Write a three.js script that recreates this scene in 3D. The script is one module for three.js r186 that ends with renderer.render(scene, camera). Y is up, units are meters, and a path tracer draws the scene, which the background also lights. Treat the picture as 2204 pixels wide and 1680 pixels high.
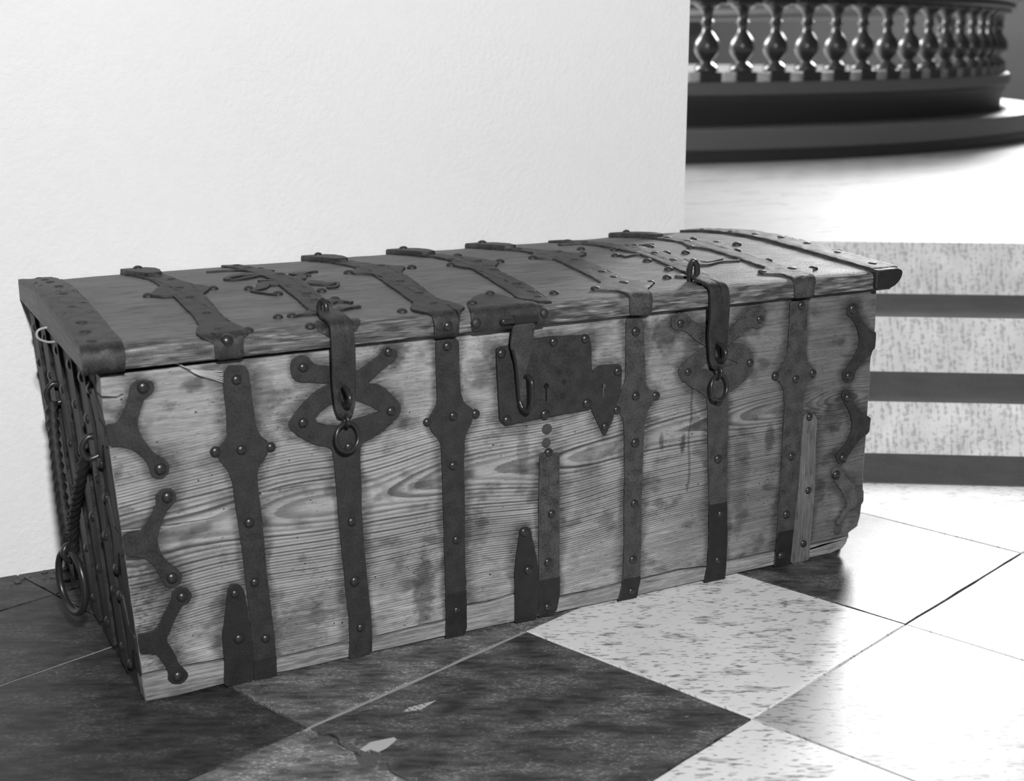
import * as THREE from 'three';
import { TessellateModifier } from 'three/addons/modifiers/TessellateModifier.js';
import { mergeGeometries, mergeVertices, toCreasedNormals } from 'three/addons/utils/BufferGeometryUtils.js';
import { RoundedBoxGeometry } from 'three/addons/geometries/RoundedBoxGeometry.js';
import { RectAreaLightUniformsLib } from 'three/addons/lights/RectAreaLightUniformsLib.js';
import { createNoise2D, createNoise3D } from 'simplex-noise';

// ---------------------------------------------------------------- camera, light, exposure
RectAreaLightUniformsLib.init();
const scene = new THREE.Scene();
scene.background = new THREE.Color(0x000000);
const camera = new THREE.PerspectiveCamera(31.724, 2204 / 1680, 0.05, 60);
camera.position.set(-0.4254, 1.0441, 2.0987);
camera.rotation.set(-0.2461, -0.4839, -0.0018, 'YXZ');
camera.focus = 2.62;
camera.userData.fStop = 3.8;
scene.add(camera);
const renderer = new THREE.WebGLRenderer({ antialias: true });
renderer.shadowMap.enabled = true;
renderer.toneMapping = THREE.LinearToneMapping;
renderer.toneMappingExposure = 1.0;

// photographer's flood lamp, behind and to the left of the camera
const LAMP = new THREE.Vector3(-0.58, 2.36, 3.62);
const LAMP_AIM = new THREE.Vector3(1.35, 0.85, -0.6);
const flood = new THREE.SpotLight(0xffffff, 69, 0, 0.95, 0.8);
flood.position.copy(LAMP); flood.target.position.copy(LAMP_AIM);
flood.castShadow = true; flood.shadow.radius = 5; flood.shadow.mapSize.set(2048, 2048);
flood.name = 'flood_lamp_light';
scene.add(flood, flood.target);
// daylight through the tall chancel windows
const WIN_A = { x: 10.98, y: 4.7, z: -9.0, w: 2.6, h: 4.4, L: 52 };   // in the right wall
const WIN_B = { x: 1.54, y: 3.6, z: -7.6, w: 2.6, h: 3.6, L: 60 };     // in the left chancel wall
function windowLight(W, toward) {
  const l = new THREE.RectAreaLight(0xffffff, W.L, W.w - 0.2, W.h - 0.2);
  l.position.set(W.x, W.y, W.z).addScaledVector(toward, 0.06);
  l.lookAt(l.position.clone().add(toward));
  l.name = 'window_light';
  scene.add(l);
}
windowLight(WIN_A, new THREE.Vector3(-1, 0, 0));
windowLight(WIN_B, new THREE.Vector3(1, 0, 0));

// ---------------------------------------------------------------- helpers
function rngOf(seed) { let a = seed >>> 0; return () => { a = (a + 0x6D2B79F5) | 0; let t = Math.imul(a ^ (a >>> 15), 1 | a); t = (t + Math.imul(t ^ (t >>> 7), 61 | t)) ^ t; return ((t ^ (t >>> 14)) >>> 0) / 4294967296; }; }
const rnd = rngOf(7);
const N2 = createNoise2D(rngOf(11)), N2b = createNoise2D(rngOf(23)), N3 = createNoise3D(rngOf(31));
function fbm(x, y, o = 4) { let s = 0, a = 0.5, f = 1; for (let i = 0; i < o; i++) { s += a * N2(x * f, y * f); a *= 0.5; f *= 2.03; } return s; }
const clamp = (x, a = 0, b = 1) => Math.min(b, Math.max(a, x));
const sstep = (a, b, x) => { const t = clamp((x - a) / (b - a)); return t * t * (3 - 2 * t); };
const mix = (a, b, t) => a + (b - a) * t;
const toS = (l) => 255 * (l <= 0.0031308 ? 12.92 * l : 1.055 * Math.pow(l, 1 / 2.4) - 0.055);
// grey picture of w x h, f(u, v) -> linear reflectance (colour) or 0..1 (data)
function grey(w, h, f, colour = true, repeat = true) {
  const d = new Uint8Array(w * h * 4);
  for (let j = 0; j < h; j++) for (let i = 0; i < w; i++) {
    const v = clamp(f((i + 0.5) / w, (j + 0.5) / h)), b = colour ? toS(v) : v * 255, k = (j * w + i) * 4;
    d[k] = d[k + 1] = d[k + 2] = b; d[k + 3] = 255;
  }
  const t = new THREE.DataTexture(d, w, h);
  t.magFilter = THREE.LinearFilter; t.minFilter = THREE.LinearMipmapLinearFilter; t.generateMipmaps = true;
  t.wrapS = t.wrapT = repeat ? THREE.RepeatWrapping : THREE.ClampToEdgeWrapping;
  if (colour) t.colorSpace = THREE.SRGBColorSpace;
  t.needsUpdate = true;
  return t;
}
function sized(t, w, h, ox = 0, oy = 0) { const c = t.clone(); c.repeat.set(1 / w, 1 / h); c.offset.set(ox / w, oy / h); c.needsUpdate = true; return c; }
// a tileable noise: 4-corner blend
function tileN(n, u, v, f) { const a = n(u * f, v * f), b = n((u - 1) * f, v * f), c = n(u * f, (v - 1) * f), d = n((u - 1) * f, (v - 1) * f); return mix(mix(a, b, u), mix(c, d, u), v); }
const std = (o) => new THREE.MeshStandardMaterial(o);
const used = {};
function numbered(n) { const k = used[n] ?? 0; used[n] = k + 1; return k ? n + '_' + String(k).padStart(3, '0') : n; }
function shadows(m) { m.castShadow = m.receiveShadow = true; return m; }
function thing(name, label, category, pos = [0, 0, 0], group) {
  const o = new THREE.Group(); o.name = numbered(name); o.position.set(...pos); o.userData = { label, category };
  if (group) o.userData.group = group;
  scene.add(o); return o;
}
function struct(name, geo, mat, label) {
  const m = shadows(new THREE.Mesh(geo, mat)); m.name = name; m.userData = { kind: 'structure' }; if (label) m.userData.label = label;
  scene.add(m); return m;
}
// a mesh of a thing, its geometry given in the thing's own frame
function part(parent, name, geo, mat, label) {
  const m = shadows(new THREE.Mesh(geo, mat)); m.name = numbered(name); if (label) m.userData.label = label;
  parent.add(m); return m;
}
function box(x0, x1, y0, y1, z0, z1, r = 0) {
  const w = x1 - x0, h = y1 - y0, d = z1 - z0;
  const g = r ? new RoundedBoxGeometry(w, h, d, 2, r) : new THREE.BoxGeometry(w, h, d);
  g.translate((x0 + x1) / 2, (y0 + y1) / 2, (z0 + z1) / 2);
  const p = g.attributes.position, n = g.attributes.normal, uv = g.attributes.uv;   // uv in metres
  for (let i = 0; i < p.count; i++) {
    const ax = Math.abs(n.getX(i)), ay = Math.abs(n.getY(i)), az = Math.abs(n.getZ(i));
    if (ay >= ax && ay >= az) uv.setXY(i, p.getX(i), p.getZ(i)); else if (ax >= az) uv.setXY(i, p.getZ(i), p.getY(i)); else uv.setXY(i, p.getX(i), p.getY(i));
  }
  return g;
}
// outline given as [x, y] pairs; corners softened once
function soften(pts, k = 0.22, most = 0.0045) {
  const out = [];
  pts.forEach((p, i) => { const q = pts[(i + 1) % pts.length], t = Math.min(k, most / (Math.hypot(q[0] - p[0], q[1] - p[1]) + 1e-9)); out.push([mix(p[0], q[0], t), mix(p[1], q[1], t)], [mix(p[0], q[0], 1 - t), mix(p[1], q[1], 1 - t)]); });
  return out;
}
function shapeOf(pts, holes = []) {
  const s = new THREE.Shape(pts.map((p) => new THREE.Vector2(p[0], p[1])));
  for (const h of holes) s.holes.push(new THREE.Path(h.map((p) => new THREE.Vector2(p[0], p[1]))));
  return s;
}
const extrude = (s, depth, bevel = 0.0007) => new THREE.ExtrudeGeometry(s, { depth: depth - bevel, bevelEnabled: bevel > 0, bevelThickness: bevel, bevelSize: bevel, bevelOffset: -bevel, bevelSegments: 2, curveSegments: 8, steps: 1 });
function tube(pts, r, seg = 40, closed = false, rad = 8) { return new THREE.TubeGeometry(new THREE.CatmullRomCurve3(pts.map((p) => new THREE.Vector3(...p)), closed, 'centripetal'), seg, r, rad, closed); }
function creased(g, a = 0.6) { return toCreasedNormals(g.index ? g.toNonIndexed() : g, a); }
// ---------------------------------------------------------------- surface materials
const plasterBump = grey(512, 512, (u, v) => 0.5 + 0.3 * tileN(N2, u, v, 26) + 0.2 * tileN(N2b, u, v, 70), false);
const plasterTone = grey(512, 512, (u, v) => 0.80 + 0.02 * tileN(N2, u, v, 3) + 0.012 * tileN(N2b, u, v, 40));
const M = {};
M.plaster = std({ map: sized(plasterTone, 2.5, 2.5), bumpMap: sized(plasterBump, 0.5, 0.5), bumpScale: 0.0012, roughness: 0.95 });
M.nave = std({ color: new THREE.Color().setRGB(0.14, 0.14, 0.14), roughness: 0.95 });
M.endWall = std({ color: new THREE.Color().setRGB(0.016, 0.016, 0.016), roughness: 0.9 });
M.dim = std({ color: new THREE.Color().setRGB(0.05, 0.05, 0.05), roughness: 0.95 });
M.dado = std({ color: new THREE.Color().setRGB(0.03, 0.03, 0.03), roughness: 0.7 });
M.jointPale = std({ color: new THREE.Color().setRGB(0.36, 0.36, 0.36), roughness: 0.95, bumpMap: sized(plasterBump, 0.1, 0.1), bumpScale: 0.002 });
M.mortar = std({ color: new THREE.Color().setRGB(0.09, 0.09, 0.09), roughness: 0.95, bumpMap: sized(plasterBump, 0.2, 0.2), bumpScale: 0.002 });

// limestone: pale, with short dark dashes that run one way
function paleStone(u, v) {
  const s = (u + v) * 0.7071, t = (v - u) * 0.7071;
  const dash = fbm(s * 26 + 3.1, t * 95, 3), blot = fbm(s * 7 + 9, t * 18 + 4, 3), cloud = fbm(u * 3, v * 3, 3), fine = N2b(u * 300, v * 300);
  let a = 0.60 + 0.06 * cloud + 0.02 * fine;
  a *= 1 - 0.62 * sstep(0.22, 0.46, dash + 0.30 * blot);
  a *= 1 - 0.30 * sstep(0.20, 0.55, blot);
  return a;
}
const SHELLS = [[[0.072, 0.136], [0.067, 0.155], [0.082, 0.203], [0.088, 0.163]], [[0.114, 0.011], [0.109, 0.037], [0.124, 0.072], [0.133, 0.07], [0.142, 0.04], [0.141, 0.011]]];
function inside(pts, x, y) { let c = false; for (let i = 0, j = pts.length - 1; i < pts.length; j = i++) { const [xi, yi] = pts[i], [xj, yj] = pts[j]; if ((yi > y) !== (yj > y) && x < ((xj - xi) * (y - yi)) / (yj - yi) + xi) c = !c; } return c; }
// limestone: dark grey, mottled, with pale flecks; a lower-left square carries two fossil shells
function darkStone(u, v) {
  const s = (u + v) * 0.7071, t = (v - u) * 0.7071;
  const cloud = fbm(s * 6 + 1, t * 13 + 7, 5), str = fbm(s * 16 + 2, t * 60 + 9, 4), fleck = fbm(s * 70 + 5, t * 190, 2), grain = N2(u * 430, v * 430);
  let a = 0.088 + 0.075 * cloud + 0.06 * str + 0.022 * grain;
  a += 0.20 * sstep(0.30, 0.55, fleck + 0.35 * cloud);
  a += 0.35 * sstep(0.60, 0.68, fbm(s * 40 + 60, t * 70, 2));
  a += 0.10 * sstep(0.22, 0.6, fbm(s * 24 + 20, t * 70, 3)) * sstep(-0.1, 0.4, cloud + 0.1);
  const scr = Math.abs(N2b(u * 9 + 40, v * 9)), scr2 = Math.abs(N2b(s * 5 + 14, t * 16)); a += 0.06 * sstep(0.010, 0.0, scr) + 0.05 * sstep(0.008, 0.0, scr2);
  for (const sh of SHELLS) if (inside(sh, u, v)) a = sh.length === 4 && Math.abs(Math.sin((v - 0.14) * 330)) < 0.55 && N2(u * 260, v * 90) > -0.1 && v < 0.185 ? 0.16 : 0.62;
  return Math.max(0.03, a);
}
const paleTex = grey(1024, 1024, paleStone), darkTex = grey(1024, 1024, darkStone);
const stoneBump = grey(512, 512, (u, v) => 0.5 + 0.25 * tileN(N2, u, v, 60) + 0.3 * tileN(N2b, u, v, 9), false);
const stone = (map, rough, c = 1) => std({ map, roughness: rough, bumpMap: sized(stoneBump, 0.5, 0.5), bumpScale: 0.0002, color: new THREE.Color().setRGB(c, c, c) });
M.tilePale = stone(paleTex, 0.42, 1.3);
M.tileDark = stone(darkTex, 0.42, 0.76);
M.tileBlack = stone(darkTex, 0.5, 0.36);
M.tileHalf = stone(paleTex, 0.42, 0.72);
M.tileMid = stone(darkTex, 0.42, 1.7);
M.tileGrey = stone(darkTex, 0.42, 1.25);

// risers: pale stone dressed with upright chisel strokes
const riserTex = grey(1024, 512, (u, v) => {
  const x = u * 2, y = v, lean = x + y * 0.12;
  const st = fbm(lean * 34, y * 6, 3), sp = fbm(x * 26 + 8, y * 34, 3), cl = fbm(x * 4 + 2, y * 4, 3);
  return (0.80 + 0.14 * cl) * (1 - 0.36 * sstep(-0.1, 0.5, st * 0.75 + sp * 0.6)) ;
});
M.riser = std({ map: sized(riserTex, 1.2, 0.6), roughness: 0.8, bumpMap: sized(riserTex, 1.2, 0.6), bumpScale: 0.003 });
const slabTex = grey(512, 512, (u, v) => 0.17 + 0.04 * fbm(u * 6, v * 6, 4) + 0.02 * N2b(u * 60, v * 60));
M.tread = std({ map: sized(slabTex, 1, 1), roughness: 0.85, color: new THREE.Color().setRGB(0.5, 0.5, 0.5) });
const marbleTex = grey(1024, 1024, (u, v) => { const w = fbm(u * 3, v * 5, 4); return 0.68 + 0.05 * w - 0.16 * sstep(0.05, 0, Math.abs(fbm(u * 2 + w * 0.5 + 5, v * 7, 3))) - 0.08 * sstep(0.2, 0.5, fbm(u * 14, v * 40, 3)); });
M.platform = std({ map: sized(marbleTex, 3, 3), roughness: 0.6, color: new THREE.Color().setRGB(0.62, 0.62, 0.62) });
M.railWood = std({ color: new THREE.Color().setRGB(0.03, 0.03, 0.03), roughness: 0.26 });
M.baseWood = std({ color: new THREE.Color().setRGB(0.11, 0.11, 0.11), roughness: 0.45 });
M.handrail = std({ color: new THREE.Color().setRGB(0.012, 0.012, 0.012), roughness: 0.4 });
M.darkWood = std({ color: new THREE.Color().setRGB(0.03, 0.03, 0.03), roughness: 0.5 });
M.glass = std({ color: 0x111111, emissive: 0xffffff, emissiveIntensity: 6, roughness: 0.3 });

// ---------------------------------------------------------------- room shell
const PX = 1.519, WZ = -0.692;                       // right edge and face of the wall behind the chest
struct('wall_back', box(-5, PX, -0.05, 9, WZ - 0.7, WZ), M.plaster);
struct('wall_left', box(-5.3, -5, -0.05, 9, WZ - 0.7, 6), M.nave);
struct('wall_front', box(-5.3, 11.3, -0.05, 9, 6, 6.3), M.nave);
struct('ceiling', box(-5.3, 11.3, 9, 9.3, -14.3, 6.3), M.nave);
function wallWithOpening(name, along, across0, across1, W, lo, hi, mat) {
  const s = shapeOf([[lo, -0.05], [hi, -0.05], [hi, 9], [lo, 9]], [[[along - W.w / 2, W.y - W.h / 2], [along - W.w / 2, W.y + W.h / 2], [along + W.w / 2, W.y + W.h / 2], [along + W.w / 2, W.y - W.h / 2]]]);
  const g = new THREE.ExtrudeGeometry(s, { depth: across1 - across0, bevelEnabled: false });
  g.rotateY(-Math.PI / 2); g.translate(across1, 0, 0);
  return struct(name, g, mat);
}
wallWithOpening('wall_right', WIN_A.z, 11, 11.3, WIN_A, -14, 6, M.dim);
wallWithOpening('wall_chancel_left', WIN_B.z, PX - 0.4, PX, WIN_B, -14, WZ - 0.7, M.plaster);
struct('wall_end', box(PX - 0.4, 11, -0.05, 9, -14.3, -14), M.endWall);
struct('trim_1', box(PX, 11, 0.45, 1.17, -14, -13.97), M.dado, 'dark wainscot along the end wall behind the rail');
function windowOf(n, W, out) {                     // panes set back in the wall, with upright mullions
  const s = (x0, x1, y0, y1, z0, z1) => box(W.x + Math.min(x0 * out, x1 * out), W.x + Math.max(x0 * out, x1 * out), y0, y1, z0, z1), y0 = W.y - W.h / 2, y1 = W.y + W.h / 2, z0 = W.z - W.w / 2, z1 = W.z + W.w / 2;
  const g = struct('window_' + n, s(0.12, 0.14, y0, y1, z0, z1), M.glass);
  for (let k = 1; k < 3; k++) { const z = z0 + (k * W.w) / 3; part(g, 'mullion', s(0.09, 0.15, y0, y1, z - 0.03, z + 0.03), M.darkWood); }
}
windowOf(1, WIN_A, 1); windowOf(2, WIN_B, -1);

// ---------------------------------------------------------------- floor of square stone tiles, each its own piece
const floor = struct('floor', box(-5.3, 11.3, -0.2, -0.0045, -14.3, 6.3), M.mortar);
const TA = 0.4949, TB = 0.5055, TYAW = 1.24258;
const tu = new THREE.Vector3(Math.cos(TYAW), 0, Math.sin(TYAW)), tv = new THREE.Vector3(Math.sin(TYAW), 0, -Math.cos(TYAW)), to = new THREE.Vector3(0.6852, 0, 0.0367);
const tileTurn = new THREE.Quaternion().setFromRotationMatrix(new THREE.Matrix4().makeBasis(tu, tv, new THREE.Vector3(0, 1, 0)));
const special = { '0,0': 'P', '0,-1': 'D', '0,1': 'D', '1,-1': 'P', '1,0': 'H', '1,1': 'P', '-1,-1': 'G', '0,-2': 'M', '-1,-2': 'B', '-1,0': 'G', '-1,1': 'P', '1,2': 'P', '0,2': 'P', '-2,-1': 'B', '-2,-2': 'B', '-1,-3': 'B', '0,3': 'P', '1,-2': 'D' };
const matOf = { P: M.tilePale, D: M.tileDark, M: M.tileMid, G: M.tileGrey, B: M.tileBlack, H: M.tileHalf };
const rt = rngOf(99);
function edge(ax, ay, bx, by, chips) {            // a slightly worn edge from a to b (b left out)
  const out = [], n = 9, len = Math.hypot(bx - ax, by - ay), nx = -(by - ay) / len, ny = (bx - ax) / len;
  for (let k = 0; k < n; k++) { const t = k / n + (k ? (rt() - 0.5) * 0.06 : 0); const off = (k ? 1 : 0.4) * rt() * 0.0018; out.push([mix(ax, bx, t) + nx * off, mix(ay, by, t) + ny * off]); }
  if (chips) for (const [t, w, d] of chips) for (const [tt, dd] of [[t - w, 0], [t - w * 0.6, d * 0.8], [t, d], [t + w * 0.5, d * 0.55], [t + w, 0]]) out.push([mix(ax, bx, tt) + nx * dd, mix(ay, by, tt) + ny * dd]);
  if (chips) out.sort((p, q) => ((p[0] - ax) * (bx - ax) + (p[1] - ay) * (by - ay)) - ((q[0] - ax) * (bx - ax) + (q[1] - ay) * (by - ay)));
  return out;
}
const inner = new Set();
for (let i = -4; i <= 4; i++) for (let j = -5; j <= 6; j++) {
  const c = to.clone().addScaledVector(tu, (i + 0.5) * TA).addScaledVector(tv, (j + 0.5) * TB);
  if (c.z < -0.95 && c.x < 1.9) continue;
  if (c.z > 1.9 || c.x < -1.2 || c.x > 4.2) continue;
  const stepSide = (c.x - 2.176) * 0.543 - (c.z + 0.426) * 0.84; if (stepSide > 0.36) continue;
  const g0 = 0.0014, cuts = i === -2 ? [[0, 0.4], [0.4, 1]] : [[0, 1]];
  for (const [f0, f1] of cuts) {
    const x0 = f0 * TA + g0, x1 = f1 * TA - g0, wide = i === 0 && j === -1, y0 = g0, y1 = TB - g0;
    const left = i === 0 && (j === -1) ? 0.0048 : i === -1 && j === -1 ? g0 : 0, k = i === -2 && f1 === 1 ? 0.003 : 0;
    const chipsBottom = i === 0 && j === -1 ? [[0.10, 0.05, 0.012], [0.30, 0.085, 0.024], [0.5, 0.05, 0.01]] : null;
    const chipsTop = i === 0 && j === -2 ? [[0.9, 0.05, 0.014], [0.69, 0.08, 0.02]] : i === 1 && j === 1 ? [[0.3, 0.03, 0.012]] : null;
    const pts = [...edge(x0 + left, y0, x1, y0, chipsBottom), ...edge(x1, y0, x1, y1), ...edge(x1, y1, x0, y1, chipsTop), ...edge(x0 + left, y1, x0 + left + k, y0)];
    const g = extrude(shapeOf(pts), 0.011, 0.0009), ox = i === 0 && j === -1 ? 0 : 0.25 + Math.floor(rt() * 2) * 0.25, oy = i === 0 && j === -1 ? 0 : 0.25 + Math.floor(rt() * 2) * 0.25;
    const uv = g.attributes.uv; for (let q = 0; q < uv.count; q++) uv.setXY(q, uv.getX(q) + ox, uv.getY(q) + oy);
    const kind = special[i + ',' + j] ?? ((i + j) % 2 ? 'D' : 'P');
    const m = part(floor, 'tile', g, matOf[kind]);
    m.quaternion.copy(tileTurn); m.position.copy(to).addScaledVector(tu, i * TA).addScaledVector(tv, j * TB); m.position.y = -0.0105 + (rt() - 0.5) * 0.0008;
  }
}

// pale lime mortar left in the wider joints
for (const [i, j0, j1, w] of [[0, -1, 0, 0.0078], [-1, -3, -1, 0.0028]]) {
  const m = part(floor, 'mortar_joint', box(-0.0014, -0.0014 + w, 0, (j1 - j0) * TB, -0.006, -0.0008), M.jointPale);
  m.quaternion.copy(tileTurn); m.position.copy(to).addScaledVector(tu, i * TA).addScaledVector(tv, j0 * TB);
}

// ---------------------------------------------------------------- stone steps up to the chancel
const E = new THREE.Vector3(0.841, 0, 0.541), B = new THREE.Vector3(0.541, 0, -0.841);
const stepBase = [[2.176, -0.426], [2.425, -0.692], [2.699, -0.984]], stepY = [0, 0.141, 0.297, 0.456];
const steps = thing('stone_steps', 'three pale stone steps with dark treads leading up beside the chest', 'steps', [2.176, 0, -0.426]);
const stepO = new THREE.Vector3(2.176, 0, -0.426);
function planPrism(poly, y0, y1) {               // poly in plan (x, z)
  const g = new THREE.ExtrudeGeometry(shapeOf(poly.map(([x, z]) => [x, -z])), { depth: y1 - y0, bevelEnabled: false });
  g.rotateX(-Math.PI / 2); g.translate(0, y0, 0); return g;
}
function bandPlan(k, d0, d1) {                   // strip along riser k, from d0 to d1 behind its face
  const p = new THREE.Vector3(stepBase[k][0], 0, stepBase[k][1]), at = (d, t) => { const q = p.clone().addScaledVector(B, d).addScaledVector(E, t); return [q.x, q.z]; };
  const t0 = (d) => (PX + 0.002 - (p.x + B.x * d)) / E.x;
  return [at(d0, t0(d0)), at(d0, 7), at(d1, 7), at(d1, t0(d1))];
}
for (let k = 0; k < 3; k++) {
  const st = part(steps, 'step', planPrism(bandPlan(k, 0.012, k < 2 ? 0.46 : 0.5), stepY[k] - (k ? 0.14 : 0), stepY[k + 1] - 0.022).translate(-stepO.x, 0, -stepO.z), M.riser);
  const rg = planPrism(bandPlan(k, 0.0, 0.012), stepY[k], stepY[k + 1]);
  const q = rg.attributes.position, uv = rg.attributes.uv; for (let n = 0; n < q.count; n++) uv.setXY(n, q.getX(n) * E.x + q.getZ(n) * E.z + k * 0.37, q.getY(n) + k * 0.2);
  part(st, 'riser', rg.translate(-stepO.x, 0, -stepO.z), M.riser);
  if (k < 2) part(st, 'tread', planPrism(bandPlan(k, 0.012, 0.4), stepY[k + 1] - 0.022, stepY[k + 1]).translate(-stepO.x, 0, -stepO.z), M.tread, 'dark stone tread');
}
struct('floor_shade_band', planPrism(bandPlan(0, -0.25, 0), -0.003, 0.0035), M.tread, 'shade at the foot of the steps painted as a dark band');  // shadow of the steps on the floor, laid in as a dark strip
{
  const a = bandPlan(2, 0.012, 0.012), g = planPrism([a[0], a[1], [11, -13.99], [PX + 0.002, -13.99]], 0.2, 0.456);
  struct('platform', g, M.platform, 'pale stone chancel platform at the top of the steps');
}

// ---------------------------------------------------------------- curved altar rail
const RC = new THREE.Vector3(4.543, 0.456, -7.628), RB = 3.668, RK = 4.02;
const rail = thing('altar_rail', 'dark curved altar rail with turned balusters and a kneeling step', 'railing', RC.toArray());
function ringLathe(profile, a0 = -0.75, a1 = 2.2) { return new THREE.LatheGeometry(profile.map((p) => new THREE.Vector2(p[0], p[1])), 120, a0, a1 - a0); }
const loop = (p) => [...p, p[0]];
part(rail, 'kneeler', creased(ringLathe(loop([[RK - 0.03, 0.056], [RK - 0.012, 0.06], [RK, 0.072], [RK, 0.16], [RK - 0.012, 0.172], [RK - 0.3, 0.172], [RK - 0.3, 0.056]]))), M.baseWood, 'broad kneeling step');
part(rail, 'toe_board', creased(ringLathe(loop([[RK - 0.035, 0], [RK - 0.035, 0.056], [RK - 0.3, 0.056], [RK - 0.3, 0]]))), M.darkWood);  // shade of the recess put into the colour by using the darker wood
part(rail, 'base_wall', creased(ringLathe(loop([[RB + 0.05, 0.0], [RB + 0.05, 0.25], [RB + 0.075, 0.29], [RB + 0.075, 0.325], [RB - 0.09, 0.325], [RB - 0.09, 0]]))), M.darkWood);
part(rail, 'base_rail', creased(ringLathe(loop([[RB + 0.09, 0.325], [RB + 0.1, 0.335], [RB + 0.1, 0.388], [RB + 0.088, 0.399], [RB - 0.09, 0.399], [RB - 0.09, 0.325]]))), M.baseWood);
part(rail, 'handrail', creased(ringLathe(loop([[RB + 0.085, 0.815], [RB + 0.095, 0.825], [RB + 0.10, 0.855], [RB + 0.13, 0.87], [RB + 0.135, 0.92], [RB + 0.09, 0.95], [RB - 0.09, 0.95], [RB - 0.135, 0.92], [RB - 0.13, 0.87], [RB - 0.09, 0.84], [RB - 0.085, 0.815]]))), M.handrail);
const balProfile = [[0.0, 0.045], [0.058, 0.045], [0.063, 0.06], [0.052, 0.078], [0.034, 0.092], [0.03, 0.1], [0.046, 0.118], [0.061, 0.142], [0.066, 0.168], [0.061, 0.196], [0.044, 0.222], [0.027, 0.244], [0.022, 0.266], [0.028, 0.278], [0.035, 0.288], [0.028, 0.298], [0.025, 0.312], [0.031, 0.335], [0.048, 0.355], [0.066, 0.366], [0.07, 0.376], [0.0, 0.376]];
const balCurve = new THREE.SplineCurve(balProfile.slice(1, -1).map((p) => new THREE.Vector2(...p))).getPoints(60);
const balGeo = mergeGeometries([new THREE.LatheGeometry([new THREE.Vector2(0, 0.045), ...balCurve, new THREE.Vector2(0, 0.376)], 24).toNonIndexed(), box(-0.064, 0.064, 0, 0.047, -0.064, 0.064, 0.004).toNonIndexed(), box(-0.075, 0.075, 0.374, 0.393, -0.075, 0.075, 0.004).toNonIndexed()].map((g) => { g.deleteAttribute('uv'); return g; }));
for (let k = -4; k < 26; k++) {
  const a = -0.164 + 0.057 * k, m = part(rail, 'baluster', balGeo, M.railWood);
  m.position.set(RB * Math.sin(a), 0.399, RB * Math.cos(a)); m.rotation.y = a; m.scale.y = 0.417 / 0.393;
}
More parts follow.
